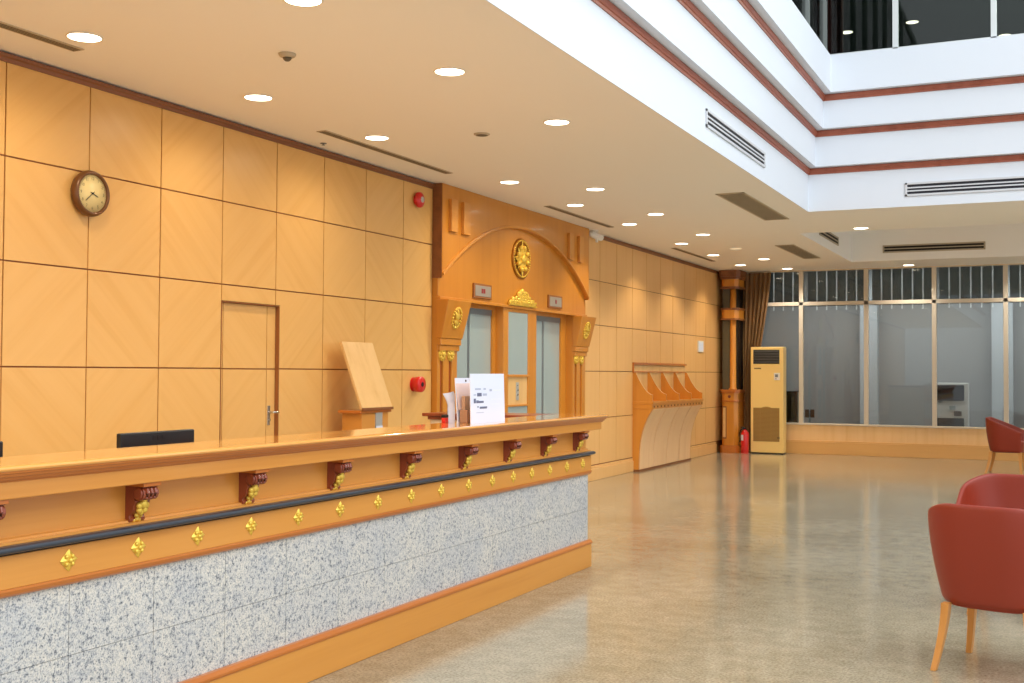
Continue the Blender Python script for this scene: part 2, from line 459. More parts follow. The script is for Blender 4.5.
# ------------------------------------------------------------------ lift portal
lp = thing('elevator_portal', 'honey wood elevator surround with arched spandrel and gold ornaments behind the desk', 'elevator surround', (-5.4, 11.66, 0))
XP, XL, XS = -5.38, -5.476, -5.335
Y0, Y1 = 9.735, 13.585
# back panel above the doors with three openings below
bp = MB()
bp.box(W-.08, XP, Y0, Y1, 2.12, HC-.002)
bp.box(XP, XP+.025, Y0, Y1, 2.095, 2.125)
bp.build('header_panel', M['oak_up'], lp, bevel=.004)
# arched spandrel
sp = []
cy, hw = (Y0+Y1)/2, (Y1-Y0)/2
zspring, ztop = 2.31, 2.975
arch = []
for k in range(41):
    t = -1 + 2*k/40
    R = (hw**2+(ztop-zspring)**2)/(2*(ztop-zspring)); yy = t*(hw-.02)
    arch.append((cy+yy, ztop - R + math.sqrt(R*R-yy*yy)))
poly = [(Y0, HC-.002), (Y0, zspring)] + arch + [(Y1, zspring), (Y1, HC-.002)]
sm = MB()
N = len(arch)
def spx(x): return [(x, a, b) for a, b in poly]
# build as strips between arch and top edge so the faces stay clean
top = [(a, HC-.002) for a, b in arch]
for x0, fl_ in ((XS, 1),):
    sm.strip([(XS, a, b) for a, b in arch], [(XS, a, b) for a, b in top], smooth=False)
sm.strip([(XS, a, b) for a, b in arch], [(XP-.01, a, b) for a, b in arch])
sm.box(XP-.01, XS, Y0, Y0+.021, zspring, HC-.002); sm.box(XP-.01, XS, Y1-.021, Y1, zspring, HC-.002)
sm.build('arch_spandrel', M['oak_up'], lp)
MB().box(W+.001, XS-.004, Y0-.012, Y0-.001, zspring-.01, HC-.002).build('cheek_shade_board', M['brown_trim'], lp)  # brown board puts the shade of the spandrel's near side into colour
am = MB()
prof = [(-.004,-.03),(.012,-.028),(.014,-.012),(.008,-.006),(.012,0),(-.004,.0)]
rings = []
for i, (a, b) in enumerate(arch):
    t = Vector((0, arch[min(i+1,N-1)][0]-arch[max(i-1,0)][0], arch[min(i+1,N-1)][1]-arch[max(i-1,0)][1])).normalized()
    n = Vector((0, -t.z, t.y))
    rings.append([Vector((XS,a,b)) + Vector((p,0,0)) - n*q for p, q in prof])
am.loft(rings, smooth=False); am.build('arch_moulding', M['oak'], lp)
for (a, b, z0, z1) in ((9.86,9.99,2.76,3.08),(10.12,10.26,2.76,3.08),(12.87,13.0,2.76,3.08),(13.19,13.32,2.76,3.08)):
    m = MB().box(XS-.002, XS+.036, a, b, z0, z1); m.build('tablet', M['oak'], lp, bevel=.004)
# side pilasters with grooves, brackets, rosettes
def rosette(mb, x, y, z, r, petals=8):
    mb.lathe((x,y,z), [(r*.98,0),(r,.006),(r*.7,.012),(r*.62,.008)], 'X', 20)
    for k in range(petals):
        a = 2*PI*k/petals
        mb.ball((x+.012, y+r*.62*math.cos(a), z+r*.62*math.sin(a)), r*.27, n=6, sc=(.6,1,1))
    mb.ball((x+.016,y,z), r*.36, n=7, sc=(.7,1,1))
for (a, b) in ((9.735, 10.14), (13.18, 13.585)):
    m = MB(); gy = [a+.06, a+.235]; gw = .06
    edges = [a, gy[0], gy[0]+gw, gy[1], gy[1]+gw, b]
    for i in range(5):
        x = XP if i % 2 == 0 else XP-.018
        m.box(W-.08, x, edges[i], edges[i+1], 0, 2.12 if i % 2 == 0 else 1.57, 0 if i % 2 == 0 else 1)
        if i % 2: m.box(W-.08, XP, edges[i], edges[i+1], 1.57, 2.12, 0)
    m.box(XP-.02, XP+.02, a-.004, b+.004, 0, .16)
    pil = m.build('pilaster', [M['oak_up'], wood('groove mahogany', (168,84,38), (146,66,28))], lp, bevel=.002, seg=1)
    for yy in (gy[0]+gw/2, gy[1]+gw/2):
        r = MB(); rosette(r, XP, yy, 1.565, .068); r.build('rosette', M['gold'], pil)
    # bracket widening upward
    f = MB()
    xb, xt = XP+.045, XP+.125
    ringb = [(XP-.01,a-.005,1.72),(xb,a-.005,1.72),(xb,b+.03,1.72),(XP-.01,b+.03,1.72)]
    ringt = [(XP-.01,a-.01,2.093),(xt,a-.01,2.093),(xt,b+.07,2.093),(XP-.01,b+.07,2.093)]
    f.loft([ringb, ringt], smooth=False)
    f.box(XP-.01, xb-.008, a+.0, b+.02, 1.655, 1.72).box(XP-.01, xb-.022, a+.01, b+.01, 1.60, 1.655)
    br = f.build('bracket', M['oak_up'], lp, bevel=.006)
    e = MB(); yc = (a+b)/2+.02; zc = 1.92; xc = XP+.088
    for k in range(20):
        t = 2*PI*k/20; e.ball((xc+.215*.095*math.sin(t)*1.0+.004, yc+.085*math.cos(t), zc+.095*math.sin(t)), .014, n=5)
    for (dy, dz, r) in ((0,.015,.042),(0,.06,.022),(-.02,-.035,.028),(.025,-.045,.024),(-.03,.035,.022),(.035,.02,.024),(0,-.07,.016)):
        e.ball((xc+.006+.215*dz, yc+dy, zc+dz), r, n=6, sc=(.5,1,1))
    e.build('oval_medallion', M['gold'], br)
# centre pier: posts, glass, call-button panel
m = MB()
m.box(W-.08, XP, 11.20, 11.325, 0, 2.12).box(W-.08, XP, 11.845, 12.07, 0, 2.12)
m.box(W-.08, XP, 11.325, 11.845, 2.055, 2.12).box(W-.08, XP-.002, 11.325, 11.845, 0, .3).box(W-.08, XP+.01, 11.31, 11.86, 1.345, 1.37).box(W-.08, XP+.01, 11.31, 11.86, 1.02, 1.04)
m.build('centre_pier', M['oak_up'], lp, bevel=.003)
MB().box(XP-.016, XP-.008, 11.325, 11.845, 1.37, 2.055).box(XP-.016, XP-.008, 11.325, 11.845, .3, 1.02).build('pier_glass', M['lift_glass'], lp)
MB().box(W-.08, XP-.012, 11.325, 11.845, 1.04, 1.345).build('button_panel', M['oak_light'], lp)
cb = MB().box(XP-.013, XP-.006, 11.55, 11.615, 1.09, 1.285, 0)
for z in (1.15, 1.20): cb.lathe((XP-.006, 11.583, z), [(.014,0),(.014,.004),(.011,.006)], 'X', 14, 1)
cb.lathe((XP-.006, 11.583, 1.25), [(.006,0),(.006,.003)], 'X', 10, 2)
cb.build('call_button_plate', [M['steel'], M['chrome'], M['black']], lp)
# lift wall, frames, doors
m = MB()
m.box(W-.08, XL, 10.14, 10.21, 0, 2.12).box(W-.08, XL, 11.126, 11.2, 0, 2.12).box(W-.08, XL, 12.07, 12.14, 0, 2.12).box(W-.08, XL, 13.02, 13.18, 0, 2.12)
m.box(W-.08, XL, 10.21, 11.126, 2.06, 2.12).box(W-.08, XL, 12.14, 13.02, 2.06, 2.12)
m.build('door_surround', M['oak_up'], lp)
for (a, b) in ((10.21, 11.126), (12.14, 13.02)):
    c = a + (b-a)*.46
    m = MB().box(XL-.035, XL-.022, a, c-.004, 0, 2.0, 0).box(XL-.035, XL-.022, c+.004, b, 0, 2.0, 0).box(XL-.036, XL-.03, a, b, 0, 2.06, 1)
    m.box(XL-.036, XL-.012, a, b, 2.0, 2.06, 1).box(XL-.024, XL-.019, c-.05, c-.005, 0, 2.0, 1)  # dark strip beside the door split paints in the leaf's reflection
    m.build('lift_door', [M['lift_glass'], M['steel_d']], lp)
# floor indicators
for (a, digits) in ((10.46, 2), (12.375, 1)):
    m = MB().box(XP, XP+.02, a, a+.41, 2.155, 2.305, 1).box(XP+.0, XP+.024, a+.03, a+.38, 2.175, 2.285, 0)
    ind = m.build('floor_indicator', [mat('indicator plate', (168,158,146), .4, .2), M['groove']], lp, bevel=.003)
    dm = MB()
    for k in range(digits):
        yy = a+.205 + (k-(digits-1)/2)*.046; dm.box(XP+.024, XP+.027, yy-.016, yy+.016, 2.208, 2.254)
    dm.build('red_digit', mat('lit red digit', (150,20,30), .4), ind)
# oval crest with sun-flower relief
e = MB(); yc, zc, ry, rz = 11.625, 2.655, .235, .225
e.lathe((XP,yc,zc), [(ry,0),(ry,.016),(ry*.94,.022),(ry*.86,.02),(ry*.84,.012),(.001,.012)], 'X', 40, 0, sy=rz/ry)
for k in range(44):
    t = 2*PI*k/44; e.ball((XP+.02, yc+ry*.9*math.cos(t), zc+rz*.9*math.sin(t)), .011, 1, n=5)
for k in range(8):
    t = PI/2 + 2*PI*k/8; L = .195 if k % 2 == 0 else .16
    c, s = math.cos(t), math.sin(t)
    pts = [(0,.03),(.35,.048),(.6,.038),(1,0)]
    A_ = [(XP+.022, yc+c*L*u - s*w_, zc+s*L*u + c*w_) for u, w_ in pts]; B_ = [(XP+.022, yc+c*L*u + s*w_, zc+s*L*u - c*w_) for u, w_ in pts]
    M_ = [(XP+.042-.014*u, yc+c*L*u, zc+s*L*u) for u, w_ in pts]
    e.strip(A_, M_, 1); e.strip(M_, B_, 1)
    e.ball((XP+.03, yc+c*.11-s*.06, zc+s*.11+c*.06), .03, 1, n=5)
e.ball((XP+.035,yc,zc), .055, 1, n=8, sc=(.6,1,1))
e.build('crest', [mat('dull gold ground', (170,110,30), .4, .6), M['gold']], lp)
# pyramid of gilded foliage above the pier
e = MB(); e.box(XP+.02, XP+.04, 11.27, 12.0, 2.127, 2.145)
random.seed(3)
for row, (zz, half, n) in enumerate(((2.16,.31,11),(2.185,.24,8),(2.215,.15,6),(2.245,.09,3),(2.265,.045,2))):
    for i in range(n):
        yy = 11.635 - half + 2*half*(i/(n-1)); r = .034+random.uniform(-.006,.006)
        e.ball((XP+.018, yy, zz+random.uniform(-.008,.008)), r, n=6, sc=(.7,1,1))
        e.ball((XP+.036, yy+.02, zz+.012), r*.45, n=5)
e.ball((XP+.02,11.635,2.285), .04, n=7, sc=(.6,.8,1.1))
e.build('gilded_foliage', M['gold'], lp)

# ------------------------------------------------------------------ reception counter
YC0, YC1 = .9, 7.82
rc = thing('reception_counter', 'long reception counter with grey granite front, wood top and gold studs', 'counter', (-3.15, 4.4, 0))
XG = -3.07
MB().box(-3.27, -3.045, YC0, YC1+.012, 0, .165).prism([(-3.27,.165),(-3.04,.165),(-3.038,.18),(-3.05,.195),(-3.27,.195)], 'Y', YC0, YC1+.014, 1).build('plinth', [M['oak'], M['moulding']], rc, bevel=.004)
gp = MB(); cols = [YC0] + [2.963-.412*k for k in range(4, -1, -1)] + [3.375, 3.787]
y = 3.787
while y + .412 < YC1: y += .412; cols.append(y)
cols = sorted(set(round(c,3) for c in cols)) + [YC1-.004]
for i in range(len(cols)-1):
    for z0, z1 in ((.195,.417),(.419,.68)):
        gp.box(-3.26, XG, cols[i]+.0013, cols[i+1]-.0013, z0, z1)
gp.box(-3.26, XG-.004, YC0, YC1-.006, .195, .68, 1)
gp.build('granite_panel', [M['granite'], M['ledge']], rc)
MB().prism([(-3.26,.664),(-3.058,.664),(-3.049,.672),(-3.043,.684),(-3.043,.692),(-3.26,.692)], 'Y', YC0, YC1+.004, 1).box(-3.26, -3.047, YC0, YC1, .692, .80, 0).build('studded_band', [M['oak'], M['moulding']], rc, bevel=.002)
led = [(-3.26,.808),(-3.03,.808),(-3.019,.812),(-3.014,.820),(-3.019,.828),(-3.03,.832),(-3.26,.832)]
MB().box(-3.26, -3.05, YC0, YC1, .80, .808, 0).prism(led, 'Y', YC0, YC1+.012).build('granite_ledge', M['ledge'], rc, bevel=.004)
MB().box(-3.27, -3.05, YC0, YC1-.006, .8325, .841, 0).box(-3.27, -3.085, YC0, YC1-.012, .841, 1.05, 0).prism([(-3.1,.841),(-3.068,.841),(-3.07,.848),(-3.082,.851),(-3.1,.851)], 'Y', YC0, YC1-.008, 0).build('frieze_panel', [M['oak'], M['moulding']], rc)
MB().box(-3.27, -2.985, YC0, YC1+.045, .988, 1.045).build('fascia', M['oak'], rc, bevel=.004)
MB().prism([(-3.27,1.04),(-2.987,1.04),(-2.983,1.048),(-2.974,1.05),(-2.969,1.060),(-2.960,1.062),(-2.955,1.071),(-2.95,1.073),(-2.947,1.080),(-3.27,1.080)], 'Y', YC0, YC1+.07).build('edge_moulding', M['moulding'], rc)
tp = [(-3.275,1.080),(-2.945,1.080),(-2.941,1.087),(-2.945,1.094),(-2.956,1.0975),(-3.275,1.0975)]
MB().prism(tp, 'Y', YC0, YC1+.075).build('countertop', wood('glossy counter top', (226,158,76), (216,146,64), along='Y', rough=.06, coat=.8), rc, bevel=.002)
# corbels
def corbel(y0, wd=.078):
    pts = [(-3.087,.974),(-3.0,.974),(-3.0,.97)]
    for k in range(9):
        a = math.radians(80 - 32*k*.9); pts.append((-3.022+.026*math.cos(a), .948+.026*math.sin(a)))
    pts += [(-3.038,.918),(-3.044,.902),(-3.047,.888),(-3.058,.874),(-3.066,.866)]
    for k in range(6):
        a = math.radians(50-38*k); pts.append((-3.074+.012*math.cos(a), .852+.012*math.sin(a)))
    pts.append((-3.087,.838))
    m = MB().prism(pts, 'Y', y0, y0+wd)
    for yy in (y0+.012, y0+.032, y0+.052):                       # reeds on the front of the roll
        m.tube([(-3.0,yy+.006,.966),(-2.994,yy+.006,.95),(-3.0,yy+.006,.932)], .008, 6)
    m.lathe((-3.022,y0-.004,.948), [(.024,0),(.018,-.004)], 'Y', 14)
    m.box(-3.087, -2.992, y0-.006, y0+wd+.006, .974, .9885, 1)
    o = m.build('corbel', [M['mahogany'], M['moulding']], rc, bevel=.003)
    g_ = MB()
    for (dx, dy, z, r) in ((-3.034,.039,.908,.019),(-3.038,.022,.902,.014),(-3.038,.056,.902,.014),(-3.030,.039,.922,.012),(-3.042,.026,.886,.014),(-3.042,.052,.886,.014),(-3.048,.039,.877,.014),(-3.058,.030,.866,.011),(-3.058,.048,.866,.011),(-3.066,.039,.852,.012),(-3.068,.026,.847,.009),(-3.068,.052,.847,.009)):
        g_.ball((dx, y0+dy, z), r, n=6, sc=(.8,1,1))
    g_.build('gold_leaf', M['gold'], o)
for y in (1.25, 1.90, 2.55, 3.236, 3.885, 4.53, 5.19, 5.84, 6.43, 6.995, 7.56): corbel(y)
def stud(y, z=.75):
    y += .008
    m = MB(); R_ = .037; x = -3.047
    for k in range(4):
        t = k*PI/2; c, s = math.cos(t), math.sin(t)
        pts = [(.0,.006),(.3,.023),(.5,.019),(.75,.011),(1,.0)]
        A_ = [(x+.001, y+c*R_*u-s*w_, z+s*R_*u+c*w_) for u, w_ in pts]; B_ = [(x+.001, y+c*R_*u+s*w_, z+s*R_*u-c*w_) for u, w_ in pts]
        T_ = [(x+.011-.006*u, y+c*R_*u, z+s*R_*u) for u, w_ in pts]
        m.strip(A_, T_); m.strip(T_, B_)
        m.ball((x+.005, y+(c-s)*.013, z+(s+c)*.013), .008, n=5)
    m.ball((x+.009,y,z), .009, n=6)
    m.build('gold_stud', M['gold'], rc)
for y in (1.28, 1.61, 1.94, 2.27, 2.60, 2.926, 3.256, 3.58, 3.912, 4.245, 4.575, 4.91, 5.237, 5.56, 5.886, 6.193, 6.486, 6.765, 7.055, 7.35, 7.645): stud(y)

# return counter toward the wall
r = thing('return_counter', 'short beige side counter with a dark wood top running behind the reception desk end', 'counter', (-3.75, 7.67, 0))
MB().box(-4.20, -3.28, 7.50, 7.85, 0, 1.045).build('cabinet_body', M['beige_body'], r, bevel=.003)
MB().box(-4.255, -3.277, 7.47, 7.87, 1.068, 1.092).box(-4.215, -3.277, 7.485, 7.86, 1.045, 1.068).build('top_board', M['mahogany'], r, bevel=.004)
for x in (-4.13, -4.06, -3.99): MB().lathe((x, 7.50, 1.005), [(.008,0),(.008,-.012),(.005,-.016)], 'Y', 10).build('knob', M['black'], r)

# ------------------------------------------------------------------ things on and behind the counter
def monitor(y0, x, label):
    t = thing('computer_monitor', label, 'monitor', (x, y0+.23, .72), 'monitors behind the reception desk')
    m = MB().box(x-.018, x+.012, y0, y0+.462, .86, 1.128)
    m.build('housing', M['black'], t, bevel=.006)
    MB().box(x-.0195, x-.0175, y0+.012, y0+.45, .875, 1.118).build('screen', mat('dark screen', (8,10,14), .1), t)
    MB().lathe((x,y0+.231,.72), [(.10,0),(.10,.01),(.02,.016),(.018,.16)], 'Z', 24).build('stand', M['black'], t)
    e = MB()
    for k in range(3): e.box(x+.012, x+.0135, y0+.19+k*.028, y0+.212+k*.028, 1.092, 1.112)
    e.build('badge', mat('gloss black badge', (8,8,9), .35), t)
    return t
monitor(3.735, -3.60, 'black monitor seen edge up behind the wooden counter, below the clock')
monitor(2.668, -3.60, 'black monitor behind the counter, cut by the left picture edge')
dk = thing('work_desk', 'low beige work desk hidden behind the reception counter', 'desk', (-3.62, 4.2, 0))
MB().box(-3.95, -3.285, .9, 7.4, .69, .72).build('desk_top', M['beige_body'], dk)
MB().box(-3.93, -3.9, .95, 7.35, 0, .69).box(-3.9, -3.31, .95, .98, 0, .69).box(-3.9, -3.31, 7.32, 7.35, 0, .69).build('desk_panel', M['beige_body'], dk)

# folded notice standing on the counter
ns = thing('notice_board', 'white A3 notice standing upright on the counter near its far end', 'sign', (-3.08, 6.19, 1.0975))
MB().prism([(-3.075,1.0975),(-3.068,1.0975),(-3.078,1.388),(-3.082,1.388)], 'Y', 5.965, 6.415).build('card', M['paper'], ns)
MB().prism([(-3.152,1.0975),(-3.148,1.0975),(-3.079,1.36),(-3.083,1.36)], 'Y', 6.30, 6.40).build('easel_back', M['paper'], ns)
pm = MB()
def dash(y, z, w_, h_, mi):
    x = -3.068 - z*.0344 + .0004
    y, w_, h_ = y+.005, w_*1.08, h_*1.12
    pm.add([(x+.0006,5.965+y,1.0975+z),(x+.0006,5.965+y+w_,1.0975+z),(x+.0003,5.965+y+w_,1.0975+z+h_),(x+.0003,5.965+y,1.0975+z+h_)], [(0,1,2,3)], mi)
for (y, z, w_, h_, mi) in ((.05,.195,.07,.009,1),(.16,.195,.03,.009,1),(.03,.163,.03,.006,1),(.075,.157,.055,.018,0),(.15,.16,.05,.012,1),
    (.03,.118,.025,.024,0),(.062,.118,.09,.011,0),(.062,.131,.03,.003,0),(.075,.092,.015,.007,0),(.105,.084,.09,.011,0),(.06,.06,.09,.003,1),
    (.24,.185,.03,.012,1),(.28,.187,.11,.008,2),(.26,.135,.12,.004,2),(.26,.106,.10,.004,2)): dash(y, z, w_, h_, mi)
pm.build('printed_lines', [M['print'], M['print_l'], mat('faint print', (226,232,236), .7)], ns, recalc=False)

bh = thing('brochure_holder', 'white backed brochure holder with smoky brown pockets, left of the notice', 'holder', (-3.17, 6.04, 1.0975))
MB().prism([(-3.185,1.0975),(-3.18,1.0975),(-3.20,1.362),(-3.204,1.362)], 'Y', 6.01, 6.28, 0).build('backing_card', M['paper'], bh)
MB().prism([(-3.179,1.175),(-3.177,1.175),(-3.195,1.33),(-3.198,1.33)], 'Y', 6.015, 6.275).build('blush_print', M['cream_card'], bh)
for k, (a, b) in enumerate(((6.02,6.135),(6.15,6.265))):
    pk = MB().box(-3.175, -3.125, a, b, 1.0975, 1.175).build('pocket', M['acrylic_b'], bh, bevel=.003)
    MB().box(-3.172, -3.15, a+.02, b-.01, 1.11, 1.255).build('leaflet', mat('tan leaflet', (190,152,122), .6), pk)
MB().lathe((-3.199, 6.14, 1.345), [(.007,0),(.007,.003)], 'X', 12).build('hang_hole', M['black'], bh)
# curled papers
pp = MB()
for k in range(4):
    A_, B_ = [], []
    for i in range(9):
        t = i/8; z = 1.0975 + .172*t
        cx = -3.24 - .006*k; curl = -.055*max(0, t-.55)**1.5*4
        A_.append((cx-.014, 6.03+.007*k+curl*(1 if k < 3 else .3), z)); B_.append((cx+.014, 6.06+.007*k+curl*.1, z+.004*k))
    pp.strip(A_, B_); pp.strip([(x-.001,y+.001,z) for x,y,z in B_], [(x-.001,y+.001,z) for x,y,z in A_])
o = pp.build('paper_stack', M['paper'], recalc=False); reorigin(o, (-3.2, 5.9, 1.0975)); tag(o, 'white curled paper sheets standing left of the brochure holder', 'papers')
tb = thing('ink_pad', 'small red and black ink pad on the counter beside the curled papers', 'ink pad', (-3.258, 5.993, 1.0975))
MB().box(-3.270, -3.246, 5.972, 6.014, 1.0975, 1.128).build('base', M['red'], tb, bevel=.003)
MB().box(-3.271, -3.245, 5.971, 6.015, 1.128, 1.146).build('lid', M['black'], tb, bevel=.003)

# lectern against the wood wall
lt = thing('lectern', 'pale wooden lectern with a steep slanted board against the panelled wall', 'lectern', (-5.2, 8.2, 0))
MB().prism([(-5.10,1.085),(-5.08,1.095),(-5.285,1.64),(-5.31,1.63)], 'Y', 7.95, 8.42, 0).build('slanted_board', M['oak_light'], lt, bevel=.003)
MB().box(-5.087, -5.071, 7.95, 8.42, 1.078, 1.1).build('board_lip', M['brown_trim'], lt)
MB().box(-5.31, -5.09, 7.94, 8.42, 1.056, 1.078).build('shelf', M['moulding'], lt, bevel=.003)
MB().box(-5.30, -5.11, 7.99, 8.40, 0, 1.056).build('body', M['oak'], lt, bevel=.003)
MB().prism([(-5.30,1.078),(-5.24,1.078),(-5.285,1.58),(-5.305,1.58)], 'Y', 8.28, 8.36).build('back_support', M['oak_light'], lt)
MB().box(-5.11, -5.10, 8.19, 8.29, .88, 1.06, 0).box(-5.11, -5.096, 8.19, 8.29, .90, .945, 1).build('document_clip', [M['steel'], M['paper']], lt)

# ------------------------------------------------------------------ things on the wood wall
ck = thing('wall_clock', 'round bronze rimmed wall clock with ivory dial on the panelled wall', 'clock', (W+.001, 5.325, 2.487))
c0 = (W, 5.335, 2.487)
MB().lathe(c0, [(.118,.0),(.136,.010),(.143,.03),(.142,.048),(.134,.062),(.124,.066),(.117,.058),(.114,.045)], 'X', 48, cap=False).build('rim', M['clockrim'], ck)
MB().lathe(c0, [(.116,.002),(.116,.05),(.0005,.0505)], 'X', 48, cap=False).build('dial', M['clockface'], ck)
nm = MB()
for k in range(1, 13):
    a = math.radians(90-30*k); yc_, zc_ = c0[1]+.091*math.cos(a), c0[2]+.091*math.sin(a)
    text_mb(nm, str(k), .026, lambda u, v, yc_=yc_, zc_=zc_: (W+.0515, yc_+u, zc_+v))
for k in range(60):
    a = 2*PI*k/60; q = .109; c, s = math.cos(a), math.sin(a); L = .005 if k % 5 else .008
    nm.add([(W+.0513, c0[1]+c*q-s*.0008, c0[2]+s*q+c*.0008),(W+.0513, c0[1]+c*q+s*.0008, c0[2]+s*q-c*.0008),(W+.0513, c0[1]+c*(q-L)+s*.0008, c0[2]+s*(q-L)-c*.0008),(W+.0513, c0[1]+c*(q-L)-s*.0008, c0[2]+s*(q-L)+c*.0008)], [(0,1,2,3)])
nm.build('numerals', mat('dial print', (110,96,64), .6), ck, recalc=False)
def hand(deg, L, wd, x, nm_):
    a = math.radians(90-deg); c, s = math.cos(a), math.sin(a)
    P = [(-.018,wd*.6),(L*.75,wd),(L,.0008)]
    up_ = [(c0[1]+c*u-s*v, c0[2]+s*u+c*v) for u, v in P]; dn = [(c0[1]+c*u+s*v, c0[2]+s*u-c*v) for u, v in P[::-1]]
    MB().prism(up_+dn, 'X', x, x+.0012).build(nm_, M['black'], ck)
hand(112, .05, .0032, W+.053, 'hour_hand'); hand(229, .078, .0024, W+.055, 'minute_hand')
MB().lathe(c0, [(.006,.05),(.006,.058),(.003,.06)], 'X', 12).build('hub', M['black'], ck)

fb = thing('alarm_bell', 'round red alarm bell high on the wall beside the elevator surround', 'alarm bell', (W, 9.41, 3.01))
MB().lathe((W,9.41,3.01), [(.045,0),(.045,.02),(.072,.022),(.075,.035),(.070,.052),(.05,.064),(.022,.068)], 'X', 32).build('gong', M['red'], fb)
MB().lathe((W,9.41,3.01), [(.028,.066),(.028,.072),(.02,.076)], 'X', 20).lathe((W,9.41,3.01), [(.008,.074),(.008,.082)], 'X', 10).build('hub', M['steel'], fb)
MB().lathe((W-.004,9.41,3.01), [(.05,0),(.05,.02)], 'X', 24).build('back_box', M['red'], fb)
fc = thing('alarm_sounder', 'red drum shaped alarm sounder low on the wall, right of the lectern', 'alarm sounder', (W, 9.385, 1.278))
MB().lathe((W,9.385,1.278), [(.06,0),(.062,.006),(.062,.03),(.072,.034),(.074,.085),(.070,.095),(.03,.098)], 'X', 32).build('drum', M['red'], fc)
MB().lathe((W,9.385,1.278), [(.022,.096),(.022,.101),(.016,.102)], 'X', 16).build('sound_hole', M['dark'], fc)
MB().lathe((W-.004,9.385,1.278), [(.066,0),(.066,.008)], 'X', 28).build('mount_plate', M['red'], fc)

cm = thing('security_camera', 'white security camera under the ceiling at the right corner of the elevator surround', 'security camera', (-5.36, 13.78, HC))
MB().lathe((-5.34,13.80,HC), [(.05,0),(.05,-.012),(.03,-.018)], 'Z', 20).tube([(-5.34,13.80,HC-.01),(-5.34,13.80,HC-.05)], .014).build('mount', M['plate'], cm)
MB().tube([(-5.39,13.72,HC-.045),(-5.36,13.77,HC-.055),(-5.29,13.90,HC-.085),(-5.285,13.91,HC-.087)], [.025,.04,.042,.036], 14).build('housing', M['plate'], cm)
MB().tube([(-5.287,13.906,HC-.086),(-5.28,13.918,HC-.09)], [.026,.024], 12).build('lens', M['black'], cm)
MB().box(-5.335, -5.31, 13.80, 13.845, HC-.15, HC-.09).build('sensor_pod', M['plate'], cm, bevel=.004)

o = MB().box(W, W+.014, 18.84, 19.15, 1.752, 1.942, 0).box(W+.014, W+.016, 18.87, 19.12, 1.775, 1.92, 1).build('wall_plate', [M['plate'], M['paper']], bevel=.003)
reorigin(o, (W, 18.99, 1.75)); tag(o, 'small white notice plate on the wood wall above the writing booths', 'plate')

# ------------------------------------------------------------------ writing booths
wb = thing('writing_booth', 'wall mounted wooden writing booth with five curved dividers and four bowed fronts', 'writing desk', (-5.3, 16.83, 0))
BF = wood('booth front veneer', (248,206,156), (240,194,142), along='Z', rough=.4)
divs = [15.575, 16.20, 16.84, 17.47, 18.085]
bz = [(-5.144,.888)]
for k in range(1, 13):
    t = k/12; bz.append((-5.144-.203*(1-(1-t)**3.0), .888-.868*t))
side = [(W+.002,.888)] + bz + [(W+.002,.02)]
MB().prism(side, 'Y', 15.56, 15.60).build('side_panel', M['oak_deep'], wb); MB().prism(side, 'Y', 18.07, 18.105).build('side_panel', M['oak_deep'], wb)
for a, b in zip(divs[:-1], divs[1:]):
    m = MB(); off = .006
    F = [(x+off, z) for x, z in bz]; Bk = [(x-.012, z) for x, z in bz]
    m.prism(F + Bk[::-1], 'Y', a+(.027 if a == divs[0] else .014), b-.014, smooth=False)
    m.build('front_panel', BF, wb)
back = [(x-.004, z) for x, z in bz] + [(W+.002,.02),(W+.002,.888)]
MB().prism(back, 'Y', 15.602, 18.068).build('carcass', M['groove'], wb)
MB().box(W+.002, -5.335, 15.555, 18.11, 0, .03).build('plinth', M['brown_trim'], wb)
MB().box(W+.002, -5.13, 15.55, 18.115, .955, .99).box(W+.002, -5.142, 15.555, 18.11, .885, .955).build('shelf', M['oak_deep'], wb, bevel=.005)
for k in range(16):
    yy = 15.63 + k*(18.05-15.63)/15; MB().lathe((-5.142, yy, .92), [(.016,0),(.014,.006),(.004,.009)], 'X', 10).build('wood_stud', M['brown_trim'], wb)
dv = [(W+.002,.985),(W+.002,1.402),(-5.395,1.402)]
for k in range(1, 13):
    t = k/12; dv.append((-5.395+.251*t, 1.402-.315*(1-(1-t)**1.75)))
dv += [(-5.144,.985)]
for y in divs:
    o = MB().prism(dv, 'Y', y-.016, y+.016, 0).build('divider', M['oak_deep'], wb)
    e = MB(); P = dv[1:-1]
    e.strip([(x+.001,y-.017,z+.002) for x,z in P], [(x+.001,y+.017,z+.002) for x,z in P], smooth=False)
    e.strip([(x+.001,y+.017,z-.004) for x,z in P], [(x+.001,y-.017,z-.004) for x,z in P], smooth=False)
    e.build('edge_band', M['oak_light'], o, recalc=False)
MB().box(W+.001, W+.012, 15.56, 18.1, .99, 1.50, 0).box(W+.001, W+.024, 15.55, 18.11, 1.405, 1.42, 1).box(W+.001, W+.03, 15.55, 18.11, 1.515, 1.545, 1).box(W+.001, W+.024, 15.548, 15.566, 1.40, 1.545, 1).build('back_board', [M['oak_light'], M['moulding']], wb)

